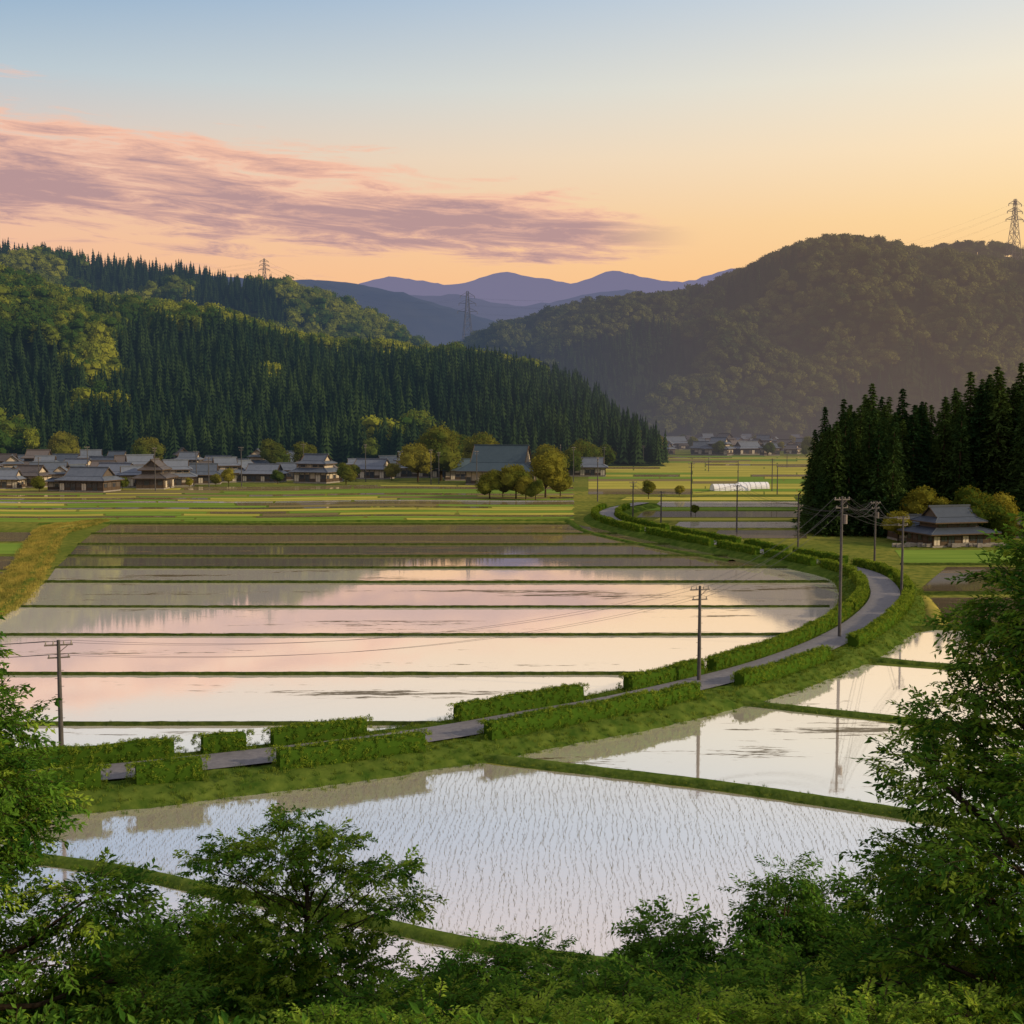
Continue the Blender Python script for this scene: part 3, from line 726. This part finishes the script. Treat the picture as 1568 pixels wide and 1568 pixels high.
for u,vv,vt in [(135,748,676),(238,752,682),(301,742,690),(370,745,684),(465,738,672),(560,738,680),(660,742,688),(672,741,692),(730,744,690),(878,738,684),(915,768,700),(858,741,680),(925,728,684),(1130,742,704),(1182,752,702),(1205,716,690),(985,712,682),(60,750,700),(1190,757,712),(320,746,700),(1222,800,756),(1085,722,700)]:
    g0=G(u,vv); hh=AT(u,vt,g0[1])[2]; upole(g0,min(hh,15),True,False,ur(0,1.5))
b=MB()
def wires(a,c,sag=1.2,offs=(-.85,-.35,.85),low=True,r=.022):
    A,ha=PL[a];C,hc=PL[c]; ax=Vector((math.cos(.3),math.sin(.3),0))
    L=[(o,.05) for o in offs]+([(-.65,1.0),(.65,1.0)] if low else [])
    for o,dz in L:
        p=A+ax*o;q=C+ax*o; pts=[]
        for i in range(21):
            t=i/20; w=p.lerp(q,t); pts.append((w.x,w.y,(ha-dz)*(1-t)+(hc-dz)*t-4*sag*t*(1-t)))
        b.tube(pts,r,3)
wires('z','a',1.0,(-.85,.85));wires('a','b',2.0,(-.85,.85),r=.012);wires('b','c',1.2,(-.85,.85),r=.018);wires('c','d',1.0);wires('d','e',1.2);wires('c','e',1.5);wires('e','f',1.5);wires('f','g',1);wires('g','h',1);wires('h','i',1)
b.obj('power_lines',[M_WIRE])
# ---------- lattice towers
def tower(u,vb,vt,D,scale=1):
    x,y,z=AT(u,vb,D); zt=AT(u,vt,D)[2]; z-=12; hh=zt-z; b=MB(); r=.22*scale
    def w(t): return hh*(.085*(1-t)**1.3+.014)
    lv=[0,.2,.36,.5,.62,.72,.8,.88,1.0]
    cn=((-1,-1),(1,-1),(1,1),(-1,1))
    for i in range(len(lv)-1):
        a,c=lv[i],lv[i+1]
        for k in range(4):
            s0,s1=cn[k],cn[(k+1)%4]
            P=lambda s_,t:(s_[0]*w(t),s_[1]*w(t),t*hh)
            b.tube([P(s0,a),P(s0,c)],r*1.3,4); b.tube([P(s0,a),P(s1,c)],r*.8,4); b.tube([P(s1,a),P(s0,c)],r*.8,4); b.tube([P(s0,c),P(s1,c)],r*.8,4)
    for t,l in ((.70,.15),(.82,.13),(.93,.11)):
        for sx in (-1,1):
            for sy in (-1,1):
                b.tube([(sx*w(t),sy*w(t),t*hh),(sx*l*hh,0,t*hh)],r,4); b.tube([(sx*w(t),sy*w(t),(t+.05)*hh),(sx*l*hh,0,t*hh)],r*.8,4)
            b.tube([(sx*l*hh,0,t*hh),(sx*l*hh,0,(t-.035)*hh)],r*1.5,4)
    o=b.obj('transmission_tower',[M_STEEL]); o.location=(x,y,z); o.rotation_euler=(0,0,.25)
    return [Vector((x+sx*l*hh,y,z+(t-.03)*hh)) for t,l in ((.70,.15),(.82,.13),(.93,.11)) for sx in (-1,1)]
t1=tower(1552,395,305,1750,1.5); t2=tower(405,434,396,1240,.9); t3=tower(716,535,446,1690,1.2)
b=MB()
def span(A,B,sag,r):
    for p,q in zip(A,B):
        b.tube([(p.x*(1-t)+q.x*t,p.y*(1-t)+q.y*t,p.z*(1-t)+q.z*t-4*sag*t*(1-t)) for t in [i/24 for i in range(25)]],r,3)
span(t3,t1,45,.05); span(t2,t3,20,.04); span(t1,[p+Vector((400,-200,60)) for p in t1],20,.06); span(t2,[p+Vector((-600,200,10)) for p in t2],15,.04)
b.obj('transmission_lines',[M_WIRE])
# ---------- foreground trees
def leafy(name,base,lobes,tt,r0,coll,ncol,dens,size,shell=(.5,1.08),trunk=True,droop=0.1):
    e=empty(name); b=MB(); B=Vector(base); T=Vector(tt)
    if trunk:
        b.tube([B-Vector((0,0,.6)),B.lerp(T,.35)+Vector((ur(-.2,.2),ur(-.2,.2),0)),B.lerp(T,.7)+Vector((ur(-.2,.2),0,0)),T],[r0,r0*.75,r0*.45,r0*.12],9)
    pts=[];s=[];r=[];ix=[]
    for (x,y,z,rx,rz) in lobes:
        c=Vector((x,y,z)); f=min(.92,max(.12,((z-B.z)/(max(T.z-B.z,.1)))*.72-.05)); st=B.lerp(T,f)
        mid=st.lerp(c,.55)+Vector((0,0,-.08*(c-st).length+ur(-.1,.25)))
        q=r0*.34*(1-f*.6)
        b.tube([st,mid,c],[q,q*.6,q*.25],6)
        for _ in range(4):
            d=rdir(); d.z=abs(d.z)*.4; b.tube([mid.lerp(c,ur(0,.9)),c+Vector((d.x*rx*.8,d.y*rx*.8,d.z*rz*.8))],[q*.3,q*.08],4)
        nn=int(dens*4*math.pi*rx*(rx+rz)/2)
        for _ in range(nn):
            d=rdir(); k=ur(*shell)*(1+.22*noise.noise(Vector((d.x*2+x,d.y*2+y,d.z*2+z)))); p=c+Vector((d.x*rx*k,d.y*rx*k,d.z*rz*k))
            yaw=math.atan2(d.y,d.x)+ur(-.9,.9)
            pts.append(p); kk=size*ur(.65,1.3); s.append((kk,kk,kk)); r.append((ur(-.6,.6),droop-d.z*.5+ur(-.4,.4),yaw)); ix.append(R.randrange(ncol))
    b.obj('trunk',[M_BARK],e,True); scatter('foliage',pts,s,r,ix,coll,e)
def env_lobes(x,y,z0,zs,rs,n,lr,flat=.6):
    out=[]
    for i in range(n):
        t=(i+.5)/n; z=zs[0]+(zs[-1]-zs[0])*t+ur(-.3,.3); R_=float(np.interp(z,zs,rs)); l=lr*ur(.65,1.25); a=i*2.4+ur(-.4,.4); q=max(0,R_-l*.7)*math.sqrt(ur(.35,1))
        out.append((x+q*math.cos(a),y+q*math.sin(a),z,l,l*flat))
    return out
leafy('broadleaf_tree',(-10.6,22,gz(-10.6,22)),env_lobes(-10.6,22,0,[13.0,15,17.5,19,20.0,21.3],[4.4,3.9,2.8,2.0,1.5,1.0],56,.85),(-10.6,22,20.6),.28,T_SPM,5,15,.88)
leafy('broadleaf_tree',(9.9,20,gz(9.9,20)),env_lobes(9.9,20,0,[13.8,16,18,20,22.0,23.4],[4.6,4.8,4.5,3.3,2.3,1.1],88,.9),(9.9,20,22.6),.32,T_SPM,5,13,.9)
pads=[(440,1262,.6),(480,1280,.5),(518,1286,.6),(395,1294,.55),(348,1304,.65),(430,1312,.7),(608,1328,.55),(570,1340,.5),(530,1330,.6),(318,1318,.4),(480,1328,.6),(375,1350,.65),(626,1380,.5),(335,1368,.5),(440,1364,.7),(510,1380,.65),(588,1388,.6),(400,1412,.7),(470,1425,.8),(540,1430,.7),(335,1418,.6),(450,1475,1.0),(560,1475,.8),(380,1485,1.0),(520,1505,1.0),(440,1525,1.1),(340,1480,.8)]
lob=[]
for u,vv,rr in pads:
    D=25+ur(-1.2,1.2); p=AT(u,vv,D); lob.append((p[0],p[1],p[2],rr*1.05,rr*(.24 if vv<1445 else .6)))
leafy('maple_tree',(-4.2,25,gz(-4.2,25)),lob,(-4.3,25,16.4),.11,tcoll('t_map',[spray(M_LEAFY,.40,22,.13,.5) for _ in range(3)]+[spray(M_LEAF,.45,22,.13,.5) for _ in range(2)]),5,19,.72,(.10,1.1),droop=.12)
def shrub(u,vt,D,wpx,coll=T_SPM,ncol=5,n=10,lr=.85,dens=12,size=.85):
    x=(u-CX)/F*D; zt=AT(u,vt,D)[2]; z0=gz(x,D); w=wpx/F*D/2; hh=zt-z0; L=[]
    for i in range(n):
        a=i*2.4+ur(-.5,.5); t=math.sqrt((i+.3)/n); l=lr*ur(.6,1.15); q=max(0,w-l*.6)*t
        z=z0+(hh-l*.7)*(1-.75*t*t)*ur(.8,1.02) if i else zt-l*.7
        L.append((x+q*math.cos(a),D+q*math.sin(a)*.7,max(z,z0+.4),l,l*.7))
    leafy('shrub',(x,D,z0),L,(x,D,z0+hh*.8),.09,coll,ncol,dens,size,(.4,1.1))
for a in [(235,1378,29,240,14),(330,1392,30,190,10),(180,1420,27,200,12),(640,1475,30,160,9),(735,1437,29,180,12),(830,1447,30,160,10),(920,1462,31,150,8),(1025,1390,29,180,13),(1110,1435,28,170,11),(1215,1318,28,200,16),(1290,1345,29,180,13),(1350,1390,27,180,12),(1440,1440,25,240,14),(1560,1430,24,240,14),(1180,1430,26,200,12),(990,1462,27,180,10)]:
    shrub(a[0],a[1],a[2],a[3],n=a[4],coll=T_SPR,ncol=4)
for a in [(300,1490,25,240,12),(560,1515,23,220,10),(690,1500,25,220,10),(830,1485,24,230,12),(960,1492,23,230,12),(1090,1492,22,230,12),(1230,1470,23,230,12),(1360,1490,21,230,12),(1480,1500,20,230,12),(100,1470,24,200,10),(400,1520,24,200,9),(200,1500,22,220,10)]:
    shrub(a[0],a[1],a[2],a[3],n=a[4],coll=T_SPM,ncol=5)
for a in [(480,1543,19,260,10),(640,1540,18,260,10),(800,1530,19,260,10),(940,1535,18,240,10),(1080,1525,18,260,10),(1220,1520,18,260,10),(1350,1525,17,260,9),(1500,1515,17,260,10)]:
    shrub(a[0],a[1],a[2],a[3],n=a[4],lr=.65,coll=T_SPY,ncol=4,size=.62,dens=17)
pts=[];s=[];r=[];ix=[]
for i in range(9000):
    y=ur(14,51); x=ur(-1,1)*(.46*y+3); pts.append((x,y,gz(x,y)+ur(0,.5))); k=ur(.8,1.5); s.append((k,k,k)); r.append((ur(-.5,.5),ur(-1.2,.1),ur(0,6.28))); ix.append(R.randrange(5))
scatter('undergrowth',pts,s,r,ix,T_SPM)
# ---------- sun
az=math.radians(104); el=math.radians(21)
sd=Vector((math.sin(az)*math.cos(el),math.cos(az)*math.cos(el),math.sin(el)))
ld=bpy.data.lights.new('sun','SUN'); ld.energy=4.4; ld.angle=math.radians(1.0); ld.color=(1,.76,.46)
lo=bpy.data.objects.new('sun',ld); sc.collection.objects.link(lo); lo.rotation_euler=sd.to_track_quat('Z','Y').to_euler(); lo.location=(200,100,200)
# ---------- sky
w=bpy.data.worlds.new('World'); sc.world=w; w.use_nodes=True; w.node_tree.nodes.clear(); h=N(w.node_tree)
tc=h.n('ShaderNodeTexCoord').outputs['Generated']; x,y,z=h.sep(tc)[:3]
azn=h.m('ARCTAN2',x,y)
def ramp(f,st):
    r=h.n('ShaderNodeValToRGB'); h.put(r.inputs[0],f); e=r.color_ramp.elements
    e[0].position=st[0][0]; e[0].color=lin(*st[0][1]); e[1].position=st[-1][0]; e[1].color=lin(*st[-1][1])
    for p,c in st[1:-1]: q=e.new(p); q.color=lin(*c)
    return r.outputs[0]
Lr=ramp(z,[(0,(236,170,138)),(.11,(246,188,150)),(.15,(240,192,162)),(.2,(222,202,188)),(.25,(184,200,210)),(.32,(130,168,204)),(.40,(208,202,208)),(1,(206,204,216))])
Rr=ramp(z,[(0,(254,188,120)),(.11,(255,206,138)),(.15,(255,217,156)),(.2,(255,229,188)),(.25,(245,234,211)),(.32,(212,221,228)),(.40,(218,211,212)),(1,(208,206,216))])
col=h.mix(h.mr(azn,-.42,.42),Lr,Rr)
X=h.m('ADD',h.m('MULTIPLY',azn,1900.0),784.0); Y=h.m('SUBTRACT',640.0,h.m('MULTIPLY',z,1960.0))
T=h.m('MULTIPLY',h.m('SQRT',h.m('MINIMUM',h.m('MAXIMUM',h.m('SUBTRACT',1.0,h.m('DIVIDE',X,1120.0)),.02),2.0)),128.0)
Yc=h.m('ADD',h.m('MULTIPLY',X,.078),284.0)
env=h.m('MAXIMUM',h.m('SUBTRACT',1.0,h.m('DIVIDE',h.m('ABSOLUTE',h.m('SUBTRACT',Y,Yc)),T)),-2.0)
cv=h.n('ShaderNodeCombineXYZ'); h.put(cv.inputs[0],h.m('MULTIPLY',X,.0068)); h.put(cv.inputs[1],h.m('MULTIPLY',h.m('SUBTRACT',Y,h.m('MULTIPLY',X,.045)),.052))
n1=h.noise(cv.outputs[0],1.0,6,.68,.45)
cv2=h.n('ShaderNodeCombineXYZ'); h.put(cv2.inputs[0],h.m('MULTIPLY',X,.0022)); h.put(cv2.inputs[1],h.m('MULTIPLY',Y,.020)); cv2.inputs[2].default_value=3.3
n2=h.noise(cv2.outputs[0],1.0,3,.5,.2)
dens=h.m('ADD',h.m('MULTIPLY',env,.95),h.m('ADD',h.m('MULTIPLY',h.m('SUBTRACT',n1,.5),2.5),h.m('MULTIPLY',h.m('SUBTRACT',n2,.5),1.1)))
mask=h.m('MULTIPLY',h.mr(dens,.10,.68,0.0,.94,True),h.mr(X,880.0,1080.0,1.0,0.0,True))
shade=h.mr(h.m('ADD',dens,h.m('MULTIPLY',h.m('SUBTRACT',Y,Yc),.0034)),.34,.98)
ccol=h.mix(shade,lin(248,192,164),lin(180,144,146))
col=h.mix(mask,col,ccol)
bg=h.n('ShaderNodeBackground'); h.put(bg.inputs[0],col); bg.inputs[1].default_value=.98
sk=h.n('ShaderNodeTexSky'); sk.sky_type='NISHITA'; sk.sun_disc=False; sk.sun_elevation=el; sk.sun_rotation=az
bg2=h.n('ShaderNodeBackground'); h.put(bg2.inputs[0],sk.outputs[0]); bg2.inputs[1].default_value=.003
ad=h.n('ShaderNodeAddShader'); h.put(ad.inputs[0],bg.outputs[0]); h.put(ad.inputs[1],bg2.outputs[0])
wo=h.n('ShaderNodeOutputWorld'); h.put(wo.inputs[0],ad.outputs[0])
# ---------- camera
cd=bpy.data.cameras.new('camera'); cd.sensor_width=36; cd.lens=36*F/1568; cd.clip_end=30000; cd.clip_start=.1
co=bpy.data.objects.new('camera',cd); sc.collection.objects.link(co); co.location=(0,0,H); co.rotation_euler=(math.pi/2-PA,0,0)
sc.camera=co
sc.view_settings.view_transform='Standard'; sc.view_settings.look='None'; sc.view_settings.exposure=0
